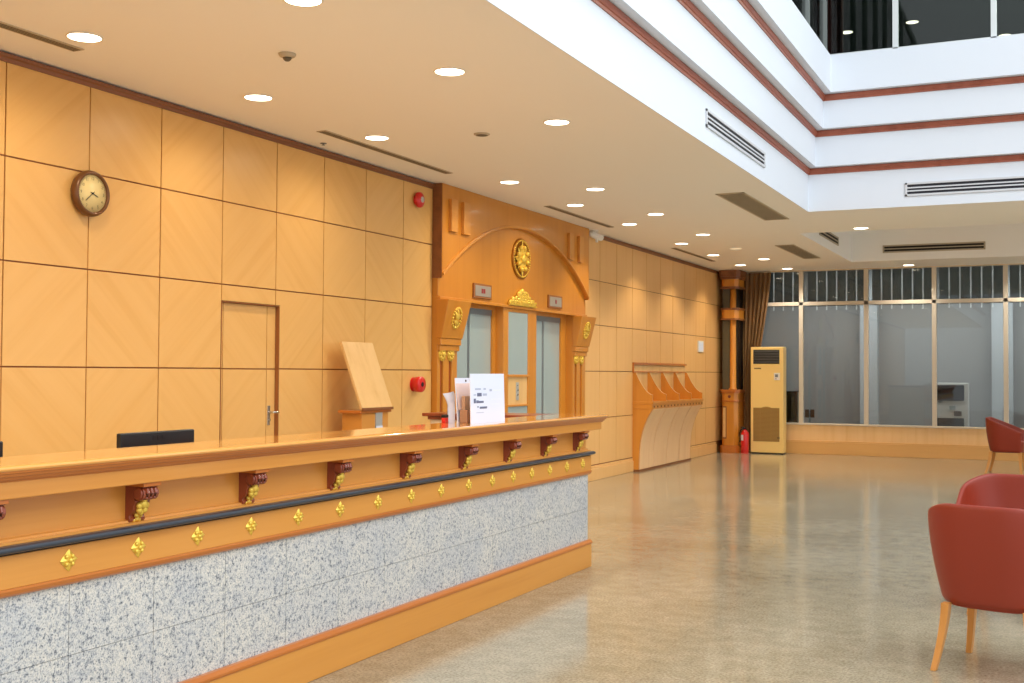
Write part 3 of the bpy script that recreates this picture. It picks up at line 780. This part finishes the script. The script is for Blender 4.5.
# ------------------------------------------------------------------ corner column
pc = thing('corner_column', 'ornate wooden corner column on a pedestal between wood wall and curtain', 'column', (-5.16, 20.15, 0))
def octo(x0, x1, y0, y1, c):
    return [(x0,y1),(x0,y0+c),(x0+c,y0),(x1-c,y0),(x1,y0+c),(x1,y1)]
YB = 20.45
def block(z0, z1, ins, mi, m): m.prism(octo(-5.375+ins, -5.03-ins, 19.97+ins, YB, .06), 'Z', z0, z1, mi)
m = MB(); block(0,.13,0,1,m); block(.13,1.06,.03,0,m); block(.9,.925,.015,1,m); block(1.05,1.075,.01,1,m); block(1.075,1.11,-.005,1,m)
ped = m.build('pedestal', [M['oak_up'], M['moulding']], pc, bevel=.004)
MB().box(-5.31, -5.25, 19.993, 20.003, .25, .82, 1).box(-5.31, -5.265, 19.99, 20.002, .275, .795, 0).build('raised_panel', [M['oak_light'], M['brown_trim']], ped)
m = MB()
for k in range(6): m.ball((-5.20+.018*math.cos(k*PI/3), 19.998, .99+.018*math.sin(k*PI/3)), .011, n=5, sc=(1,.6,1))
m.ball((-5.20,19.995,.99), .012, n=6); m.build('rosette', M['mahogany'], ped)
MB().box(-5.345, -5.215, 20.08, YB, 1.11, 2.95).build('stone_strip', M['olive'], pc)
MB().box(-5.10, -5.07, 20.08, YB, 1.11, 2.95).build('black_strip', M['blackstone'], pc)
MB().lathe((-5.158,20.10,1.11), [(.075,0),(.075,.02),(.06,.035),(.056,.9),(.056,1.8)], 'Z', 24).build('shaft', M['oak_deep'], pc)
MB().box(-5.215, -5.10, 20.1, YB, 1.11, 2.95).build('shaft_back', M['oak_deep'], pc)
m = MB(); block(2.36,2.52,.02,0,m); block(2.335,2.365,.0,1,m); block(2.515,2.55,.0,1,m); m.build('collar', [M['oak_up'], M['brown_trim']], pc, bevel=.003)
m = MB(); block(2.92,3.06,.02,0,m); block(2.885,2.925,.0,1,m); block(3.055,3.10,-.005,1,m); block(3.10,HC-.003,-.02,1,m); m.build('capital', [M['oak_up'], M['brown_trim']], pc, bevel=.004)

drape('curtain', -5.06, -4.57, 20.44, .03, 3.19, 6, .034, M['curtain'], 'long brown gathered curtain between the corner column and the far window', taper=lambda t: -.26*min(1, (t/.55)**1.3) if t > 0 else 0)

# fire extinguisher
fe = thing('fire_extinguisher', 'red fire extinguisher standing on the floor between column and cream air conditioner', 'fire extinguisher', (-4.925, 20.0, 0))
cx, cyy = -4.925, 20.0
MB().lathe((cx,cyy,0), [(.066,0),(.07,.01),(.07,.33),(.064,.365),(.045,.395),(.024,.41),(.022,.425)], 'Z', 28).build('cylinder', M['red'], fe)
MB().lathe((cx,cyy,0), [(.024,.425),(.024,.445),(.014,.45)], 'Z', 14).tube([(cx,cyy,.447),(cx-.03,cyy-.03,.462),(cx-.06,cyy-.05,.455)], .008).tube([(cx,cyy,.445),(cx-.03,cyy-.03,.44),(cx-.055,cyy-.045,.425)], .007).build('valve_handle', M['black'], fe)
MB().tube([(cx-.01,cyy-.02,.435),(cx-.055,cyy-.045,.42),(cx-.082,cyy-.04,.36),(cx-.08,cyy-.035,.2)], .009).build('hose', M['black'], fe)
m = MB(); ar = [math.radians(205+8*k) for k in range(8)]
m.strip([(cx+.0712*math.cos(a), cyy+.0712*math.sin(a), .23) for a in ar], [(cx+.0712*math.cos(a), cyy+.0712*math.sin(a), .33) for a in ar])
m.build('label_sticker', M['paper'], fe, recalc=False)

# floor-standing air conditioners
def aircon(name, label, x0, x1, yf, yb, z1, white):
    t = thing(name, label, 'air conditioner', ((x0+x1)/2, (yf+yb)/2, 0), None)
    w_ = x1-x0; body = M['ac_white'] if white else M['ac']
    m = MB().box(x0, x1, yf, yb, .02, z1, 0).box(x0+.01, x1-.01, yf+.01, yb, 0, .02, 1)
    m.build('cabinet', [body, M['black']], t, bevel=.012)
    a, b = x0+.05*w_/.59, x1-.07*w_/.59
    zt0, zt1 = z1-.295, z1-.05
    g_ = MB().box(a, b, yf-.004, yf+.002, zt0, zt1, 0)
    for k in range(5):
        z = zt0 + (k+.6)*(zt1-zt0)/5.2
        g_.prism([(yf-.012,z-.004),(yf-.004,z+.012),(yf-.002,z+.012),(yf-.01,z-.004)], 'X', a+.005, b-.005, 1)
    g_.build('outlet_grille', [M['dark'], mat('louvre', (40,34,27), .5)], t)
    zb0, zb1 = (.215, .80) if not white else (.1, .60)
    g_ = MB(); n = 12
    top_ = [(a, zb1)] + [(a+(b-a)*(.30+.4*k/n), zb1+.02*math.sin(PI*k/n)) for k in range(n+1)] + [(b, zb1)]
    g_.prism([(a, zb0), (b, zb0)] + top_[::-1], 'Y', yf-.006, yf+.002, 0)
    for k in range(26):
        z = zb0 + .02 + k*(zb1-zb0-.03)/25; g_.box(a+.008, b-.008, yf-.0075, yf-.005, z-.003, z+.003, 1)
    for u in (.27, .68): g_.box(a+(b-a)*u-.004, a+(b-a)*u+.004, yf-.008, yf-.005, zb0, zb1, 0)
    g_.build('intake_grille', [M['ac_mesh'] if not white else M['slat_gap'], M['ac_line'] if not white else M['grille_d']], t)
    return t, a, b
t, a, b = aircon('air_conditioner', 'tall cream floor standing air conditioner in front of the far window', -4.857, -4.285, 20.13, 20.38, 1.862, False)
m = MB().box(-4.445, -4.345, 20.115, 20.131, 1.285, 1.41, 0).box(-4.425, -4.375, 20.113, 20.116, 1.335, 1.385, 1).box(-4.42, -4.40, 20.112, 20.116, 1.30, 1.315, 2)
m.build('control_panel', [M['plate'], M['steel_d'], M['print']], t, bevel=.004)
m = MB()
for k in range(6): m.box(-4.79+k*.02, -4.775+k*.02, 20.127, 20.131, 1.475, 1.497)
m.build('maker_badge', M['clockrim'], t)
MB().box(-4.39, -4.345, 20.121, 20.125, .275, .29).build('small_badge', M['black'], t)
t, a, b = aircon('air_conditioner', 'white air conditioner with black top grille behind the far window glass', -1.97, -1.43, 22.1, 22.45, 1.25, True)
MB().box(-1.95, -1.50, 22.085, 22.1, .93, 1.21).build('top_grille_cover', M['dark'], t)
MB().box(-1.94, -1.86, 22.094, 22.1, .90, .915).build('maker_badge', M['black'], t)
MB().box(-1.74, -1.64, 22.09, 22.1, .77, .84).build('control_panel', M['slat_gap'], t)
MB().box(-1.665, -1.54, 22.085, 22.1, .66, .745).box(-1.64, -1.565, 22.083, 22.09, .685, .72).build('rating_label', M['brown_pad'], t)
MB().box(-1.955, -1.50, 22.08, 22.1, .05, .62).build('lower_grille_cover', mat('charcoal grille', (48,50,52), .6), t)

# cabinet and low chair seen through the glass
o = MB().box(-4.47, -4.28, 21.25, 21.6, 0, 1.08, 0).box(-4.455, -4.3, 21.24, 21.25, .05, 1.05, 1)
cbx = thing('dark_cabinet', 'narrow black cabinet behind the glass right of the cream air conditioner', 'cabinet', (-4.38, 21.4, 0))
o.build('body', [M['black'], M['blackstone']], cbx, bevel=.004)
MB().box(-4.275, -4.21, 21.3, 21.45, 0, 1.06).build('side_rack', M['slat'], cbx)
lc = thing('low_chair', 'low brown chair with split back pads behind the window glass', 'chair', (-4.08, 21.4, 0))
MB().box(-4.165, -4.09, 21.40, 21.425, .60, .75).build('back_pad', M['brown_pad'], lc, bevel=.01); MB().box(-4.07, -3.995, 21.40, 21.425, .60, .75).build('back_pad', M['brown_pad'], lc, bevel=.01)
MB().box(-4.19, -3.97, 21.2, 21.44, .44, .50).build('seat', M['brown_pad'], lc, bevel=.015)
m = MB().tube([(-4.08,21.43,.47),(-4.08,21.43,.72)], .011)
m.build('back_post', M['steel_d'], lc)
for dx in (-.09, .09):
    for dy in (-.1, .1): MB().tube([(-4.08+dx,21.32+dy,.45),(-4.08+dx*1.2,21.32+dy*1.2,0)], .011).build('leg', M['steel_d'], lc)

# ------------------------------------------------------------------ armchairs
def armchair(name, label, loc, rz, first=None):
    if first: return dup(first, loc, label, rz)
    t = thing(name, label, 'armchair', (0,0,0), 'terracotta tub chairs')
    # plan: U path from right arm front round the back to left arm front
    path = []
    hw_, rad, yf, yb = .312, .22, .24, -.27
    for k in range(7): path.append((hw_, yf - (yf-(yb+rad))*k/6))
    for k in range(1, 9): a = k*PI/16; path.append((hw_-rad+rad*math.cos(a), yb+rad-rad*math.sin(a)))
    for k in range(1, 5): path.append((hw_-rad - (hw_-rad)*k/4, yb))
    path = path + [(-x, y) for x, y in path[-2::-1]]
    n = len(path)
    L = [0]
    for i in range(1, n): L.append(L[-1]+math.dist(path[i], path[i-1]))
    def rim(s):
        u = abs(2*s/L[-1]-1)            # 0 at back, 1 at arm front
        return .78 - .20*(max(0, u-.26)/.74)**1.2 if u > .26 else .78
    nz = 9; z0 = .305
    out, inn = [], []
    for i, (x, y) in enumerate(path):
        h = rim(L[i]); co, ci = [], []
        for k in range(nz):
            t_ = k/(nz-1); z = z0 + (h-z0)*t_; zz = (z-z0)/.485
            sc = .80 + .20*min(1, (zz*1.25))**.7 if zz < .8 else 1.0
            sc = .78 + .22*math.sin(min(1, zz*1.05)*PI/2)
            ox, oy = x*sc, (y*sc if y < 0 else y*(.9+.1*zz))
            co.append((ox, oy, z))
            d_ = math.hypot(x, y*.9); th = .042 - .012*t_
            nx, ny = x/d_, min(0, y)/d_ if y < 0 else 0
            ci.append((ox - (math.copysign(th, x) if abs(x) > .2 or y > 0 else th*nx), oy - th*ny*1.0, z))
        out.append(co); inn.append(ci)
    m = MB()
    for i in range(n-1):
        m.strip(out[i], out[i+1]); m.strip(inn[i+1], inn[i])
        # rounded rim
        A0, A1 = Vector(out[i][-1]), Vector(inn[i][-1]); B0, B1 = Vector(out[i+1][-1]), Vector(inn[i+1][-1])
        ra, rb = [], []
        for k in range(5):
            a = PI*k/4
            ra.append(tuple((A0+A1)/2 + (A0-A1)/2*math.cos(a) + Vector((0,0,.014*math.sin(a)))))
            rb.append(tuple((B0+B1)/2 + (B0-B1)/2*math.cos(a) + Vector((0,0,.014*math.sin(a)))))
        m.strip(ra, rb)
    for i in (0, n-1): m.strip(out[i], inn[i])
    m.strip([o_[0] for o_ in out], [o_[0] for o_ in inn])
    sh = m.build('backrest', M['leather'], t)
    bm = bmesh.new(); bm.from_mesh(sh.data); bmesh.ops.remove_doubles(bm, verts=bm.verts, dist=.0008); bmesh.ops.recalc_face_normals(bm, faces=bm.faces)
    for f in bm.faces: f.smooth = True
    bm.to_mesh(sh.data); bm.free()
    s = sh.modifiers.new('sub', 'SUBSURF'); s.levels = 1; s.render_levels = 1
    # seat cushion
    m = MB(); rings = []
    base = []
    for k in range(28):
        a = 2*PI*k/28; ca, sa = math.cos(a), math.sin(a)
        base.append((math.copysign(abs(ca)**.55, ca)*.215, math.copysign(abs(sa)**.55, sa)*.225+.01))
    for (sc, z) in ((.86,.30),(.95,.305),(.97,.33),(1,.40),(1,.435),(.96,.455),(.8,.465),(.3,.468)): rings.append([(x*sc, y*sc, z) for x, y in base])
    m.loft(rings); m.build('seat', M['leather'], t)
    for sx in (-1, 1):
        for (yt, ybm, rear) in ((-.19, -.255, True), (.19, .215, False)):
            m = MB(); rings = []
            for k in range(7):
                u = k/6; z = .315*(1-u)
                y = yt + (ybm-yt)*(u**1.7 if rear else u); x = sx*(.185 + (.038 if rear else .028)*(u**1.4))
                hx, hy = .019-.006*u, .023-.008*u
                rings.append([(x-hx,y-hy,z),(x+hx,y-hy,z),(x+hx,y+hy,z),(x-hx,y+hy,z)])
            m.loft(rings, smooth=False); m.build('leg', M['chairwood'], t, bevel=.003)
    t.location = loc; t.rotation_euler = (0,0,rz)
    return t
ch1 = armchair('armchair', 'terracotta leather tub chair in the foreground, its back to the viewer', (-.255, 6.03, 0), math.radians(-14.5))
armchair('armchair', 'terracotta tub chair facing the viewer, half hidden behind the nearest chair', (-.235, 7.47, 0), math.radians(180-6), ch1)
armchair('armchair', 'terracotta tub chair farthest away, seen from its side by the far window', (-.65, 17.95, 0), math.radians(-95), ch1)

# ------------------------------------------------------------------ ceiling fixtures
rowA = [(-4.79,4.667),(-4.79,6.185),(-4.77,7.634),(-4.72,9.939),(-4.715,11.589),(-4.71,13.337),(-4.745,15.63),(-4.76,17.34),(-4.78,19.109)]
rowB = [(-3.325,4.634),(-3.31,6.115),(-3.27,7.677)]
rowC = [(-4.12,10.652),(-4.135,12.607),(-4.18,14.716),(-4.215,16.551),(-4.19,18.242),(-4.20,20.041)]
rowD = [(-2.19,14.798),(-2.215,20.121)]
lamps = []
lA = ['nearest the clock, above the panelled wall', 'second from the left along the wood wall', 'third from the left along the wood wall, beside the long slot', 'over the left half of the elevator surround', 'over the right half of the elevator surround', 'beside the security camera by the wall', 'nearest above the writing booths', 'above the far end of the writing booths', 'in the wall row, last before the corner column']
lB = ['over the counter, cut by the top picture edge', 'over the counter, right of the smoke detector', 'over the counter, nearest the atrium edge']
lC = ['in front of the elevator arch, rightmost of its pair', 'right of the elevator arch, farther from the wall', 'left of the second ceiling return grille, third of the middle row', 'dim, in the middle row beside the far linear slot', 'in the middle row near the far curtain', 'in the middle row nearest the far window']
lD = ['alone under the atrium corner near the coffer', 'by the far window on the right, behind the coffer']
def downlight(x, y, z, label, group, small=1, far=False, base=None):
    if base is None:
        t = thing('ceiling_downlight', 'x', 'downlight', (x, y, z), group)
        MB().lathe((x,y,z), [(.094*small,0),(.098*small,-.004),(.094*small,-.009),(.088*small,-.006),(.086*small,.0)], 'Z', 32, cap=False).build('trim_ring', M['ring'], t)
        MB().lathe((x,y,z), [(.0885*small,-.005),(.0005,-.0055)], 'Z', 32, cap=False).build('diffuser', M['lamp_far'] if far else M['lamp'], t, recalc=False)
    else: t = dup(base, (x, y, z), 'x')
    t['label'] = label; return t
base = None
spots = []
for row, labs in ((rowA,lA),(rowB,lB),(rowC,lC),(rowD,lD)):
    for (x, y), lb in zip(row, labs):
        t = downlight(x, y, HC, 'round recessed downlight ' + lb, 'recessed ceiling downlights', base=base)
        base = base or t; spots.append((x, y))
        if abs(x+4.215) < .001:                           # the dim lamp
            df = [c for c in t.children if c.name.startswith('diffuser')][0]
            df.data = df.data.copy(); df.data.materials[0] = emit('dim diffuser', (255,226,180), .9)
ub = None
for (x, y), lb in zip(((-2.86,17.95),(-1.9,17.82),(-.69,19.1)), ('left, by the maroon curtain', 'middle, left of the first wide mullion gap', 'right, near the picture corner')):
    t = downlight(x, y, 6.6, 'small downlight upstairs behind the high window, ' + lb, 'upstairs downlights', small=1, far=True, base=ub); ub = ub or t

def spot(x, y, e, ang, blend, col, z=HC-.03, r=.05):
    l = bpy.data.lights.new('downlight_lamp', 'SPOT'); l.energy = e; l.spot_size = math.radians(ang); l.spot_blend = blend; l.color = col; l.shadow_soft_size = r
    o = bpy.data.objects.new('downlight_lamp', l); C.objects.link(o); o.location = (x, y, z); return o
WARM = (1, .84, .60); MILD = (1, .91, .76); PALE = (1, .95, .86)
for (x, y) in spots:
    if abs(x+4.215) < .001: continue                      # this one is burning low
    if x < -4.6: spot(x, y, *((34, 168, 1.0) if y < 8 else (40, 160, 1.0) if y < 12 else (46, 125, .6)), WARM)
    else: spot(x, y, 54 if x > -3.6 else 66, 160 if y < 12 else 130, .9, MILD if y < 12 else PALE)
# the rows continue over the lobby behind the viewer
for y in (-4.4, -2.9, -1.4, .1, 1.6, 3.1):
    spot(-4.79, y, 34, 168, 1, WARM); spot(-3.3, y, 54, 160, .9, MILD)
for x in (-.2, 1.8, 3.8, 5.8):  # unseen spots right of view, added to brighten the far ceiling strip
    spot(x, 14.8, 80, 150, .8, PALE); spot(x, 20.0, 80, 150, .8, PALE)

def slot(y0, y1, label):
    m = MB().box(-5.062, -4.978, y0, y1, HC-.006, HC+.002, 0)
    for x in (-5.04, -5.02, -5.0): m.box(x-.006, x+.006, y0+.01, y1-.01, HC-.0075, HC-.005, 1)
    o = m.build('ceiling_air_slot', [M['vent'], M['vent_d']]); reorigin(o, (-5.02, (y0+y1)/2, HC)); tag(o, label, 'air slot', 'linear ceiling air slots')
slot(2.8, 4.85, 'long dark ceiling air slot cut by the left picture edge')
slot(7.245, 9.28, 'long dark ceiling air slot above the lectern')
slot(11.53, 13.53, 'long dark ceiling air slot above the elevator arch')
slot(16.14, 18.3, 'long dark ceiling air slot above the writing booths')
def ret(x0, x1, y0, y1, n, label):
    t = thing('return_air_grille', label, 'air vent', ((x0+x1)/2, (y0+y1)/2, HC), 'ceiling return grilles')
    MB().box(x0, x1, y0, y0+.03, HC-.008, HC).box(x0, x1, y1-.03, y1, HC-.008, HC).box(x0, x0+.02, y0, y1, HC-.008, HC).box(x1-.02, x1, y0, y1, HC-.008, HC).build('frame', M['vent'], t)
    m = MB(); 
    for k in range(n):
        a = y0 + .03 + k*(y1-y0-.06)/n; b = y0 + .03 + (k+1)*(y1-y0-.06)/n
        m.box(x0+.02, x1-.02, a+.008, b-.008, HC-.004, HC, 0)
        for i in range(14):
            xx = x0+.03 + i*(x1-x0-.06)/13; m.box(xx-.003, xx+.003, a+.012, b-.012, HC-.0055, HC-.003, 1)
    m.build('core', [mat('taupe vent core', (172,160,138), .7), M['vent_d']], t)
ret(-3.115, -2.825, 11.42, 13.6, 4, 'large taupe ceiling return grille beside the atrium edge')
ret(-3.60, -3.335, 16.35, 18.4, 4, 'taupe ceiling return grille left of the ceiling coffer')

def wallgrille(face, a0, a1, z0, z1, pos, nslot, label, fm, sm_, out):
    """linear supply grille on an upright face; face 'X' looks to +X, 'Y' looks to -Y"""
    t = thing('supply_grille', label, 'air grille', (pos, (a0+a1)/2, z0) if face == 'X' else ((a0+a1)/2, pos, z0), 'linear supply grilles')
    def bx(m, p0, p1, u0, u1, q0, q1, mi=0):
        if face == 'X': m.box(pos+p0, pos+p1, u0, u1, q0, q1, mi)
        else: m.box(u0, u1, pos-p1, pos-p0, q0, q1, mi)
    f = MB(); fw = .022
    bx(f, 0, out, a0, a1, z0, z0+fw); bx(f, 0, out, a0, a1, z1-fw, z1); bx(f, 0, out, a0, a0+fw, z0, z1); bx(f, 0, out, a1-fw, a1, z0, z1)
    f.build('frame', fm, t, bevel=.002)
    m = MB(); bx(m, 0, .003, a0+fw, a1-fw, z0+fw, z1-fw)
    m.build('dark_back', sm_, t)
    hh = (z1-z0-2*fw)/nslot
    m = MB()
    for k in range(1, nslot): z = z0+fw+k*hh; bx(m, .003, out*.8, a0+fw, a1-fw, z-.007, z+.007)
    m.build('louvre', fm, t)
wallgrille('X', 8.9, 10.93, 3.355, 3.50, -2.51, 3, 'white slotted supply grille on the left atrium band', M['grille_w'], M['grille_d'], .014)
wallgrille('Y', -1.475, 1.0, 3.325, 3.472, 13.1, 3, 'white slotted supply grille on the far atrium band', M['grille_w'], M['grille_d'], .014)
wallgrille('X', 16.43, 17.98, 3.345, 3.475, -3.0, 2, 'short dark supply grille on the left face of the ceiling coffer', M['vent'], M['dark'], .012)
wallgrille('Y', -2.51, -.985, 3.338, 3.462, 19.24, 2, 'long dark supply grille on the far face of the ceiling coffer', M['vent'], M['dark'], .012)

sd = thing('smoke_detector', 'brownish cone shaped smoke detector on the ceiling over the counter', 'smoke detector', (-3.98, 5.40, HC))
MB().lathe((-3.98,5.40,HC), [(.05,0),(.05,-.008),(.042,-.018),(.03,-.023)], 'Z', 28).build('base', M['vent'], sd)
MB().lathe((-3.98,5.40,HC), [(.026,-.023),(.022,-.034),(.012,-.042),(.004,-.044)], 'Z', 20).build('sensor', M['vent_d'], sd)
sd = thing('smoke_detector', 'flat brown disc detector on the ceiling between two downlights', 'smoke detector', (-3.96, 7.84, HC))
MB().lathe((-3.96,7.84,HC), [(.062,0),(.062,-.006),(.05,-.012)], 'Z', 28).build('base', M['vent'], sd)
MB().lathe((-3.96,7.84,HC), [(.046,-.012),(.03,-.016),(.004,-.017)], 'Z', 20).build('sensor', M['vent_d'], sd)
SPX, SPY = -5.285, 7.66
sk = thing('ceiling_sprinkler', 'tiny metal fire sprinkler on the ceiling beside the long slot', 'sprinkler', (SPX, SPY, HC))
MB().lathe((SPX,SPY,HC), [(.026,0.002),(.026,-.004),(.01,-.006),(.008,-.012)], 'Z', 18).build('flange', M['steel_d'], sk)
MB().lathe((SPX,SPY,HC), [(.004,-.011),(.004,-.014),(.014,-.015),(.014,-.017)], 'Z', 14).build('deflector', M['steel_d'], sk)

# ------------------------------------------------------------------ light from sky and lobby, plus added fills
wd = bpy.data.worlds.new('sky'); bpy.context.scene.world = wd; wd.use_nodes = True
bg = wd.node_tree.nodes['Background']; bg.inputs[0].default_value = (.90, .95, 1.0, 1); bg.inputs[1].default_value = 1.15

def area(name, loc, rot, sx, sy, e, col):
    l = bpy.data.lights.new(name, 'AREA'); l.shape = 'RECTANGLE'; l.size = sx; l.size_y = sy; l.energy = e; l.color = col
    o = bpy.data.objects.new(name, l); C.objects.link(o); o.location = loc; o.rotation_euler = rot; return o
area('back_room_fill', (-1.5, 21.7, 3.45), (0,0,0), 7, .6, 170, (1,1,1))  # unseen fill added to light the back room and the blinds
area('upstairs_fill', (3.2, 16.5, 6.55), (0,0,0), 5, 1, 1100, (.95,1,.95))  # unseen fill added to lift the dark interior behind the high windows
area('atrium_fill', (6, 3, 10), (0, math.radians(40), 0), 9, 14, 1050, (.93,.97,1))  # unseen fill added high over the atrium to brighten the white bands and room

# ------------------------------------------------------------------ camera and colour management
f_px, yaw, pitch, roll = 1155.8392, 0.44040258, 0.0262549, 0.00613056
cyw, syw = math.cos(yaw), math.sin(yaw)
fwd = Vector((-syw*math.cos(pitch), cyw*math.cos(pitch), math.sin(pitch)))
right = Vector((cyw, syw, 0)); upv = right.cross(fwd)
r_ = math.cos(roll)*right + math.sin(roll)*upv; u_ = -math.sin(roll)*right + math.cos(roll)*upv
cam = bpy.data.cameras.new('camera'); co = bpy.data.objects.new('camera', cam); C.objects.link(co)
cam.sensor_width = 36; cam.sensor_fit = 'HORIZONTAL'; cam.lens = f_px*36/1024; cam.clip_end = 200
m4 = Matrix((r_, u_, -fwd)).transposed().to_4x4(); m4.translation = Vector((0,0,1.4)); co.matrix_world = m4
sc = bpy.context.scene; sc.camera = co
sc.view_settings.view_transform = 'Standard'; sc.view_settings.look = 'None'; sc.view_settings.gamma = 1
sc.view_settings.use_curve_mapping = False; sc.view_settings.exposure = .2
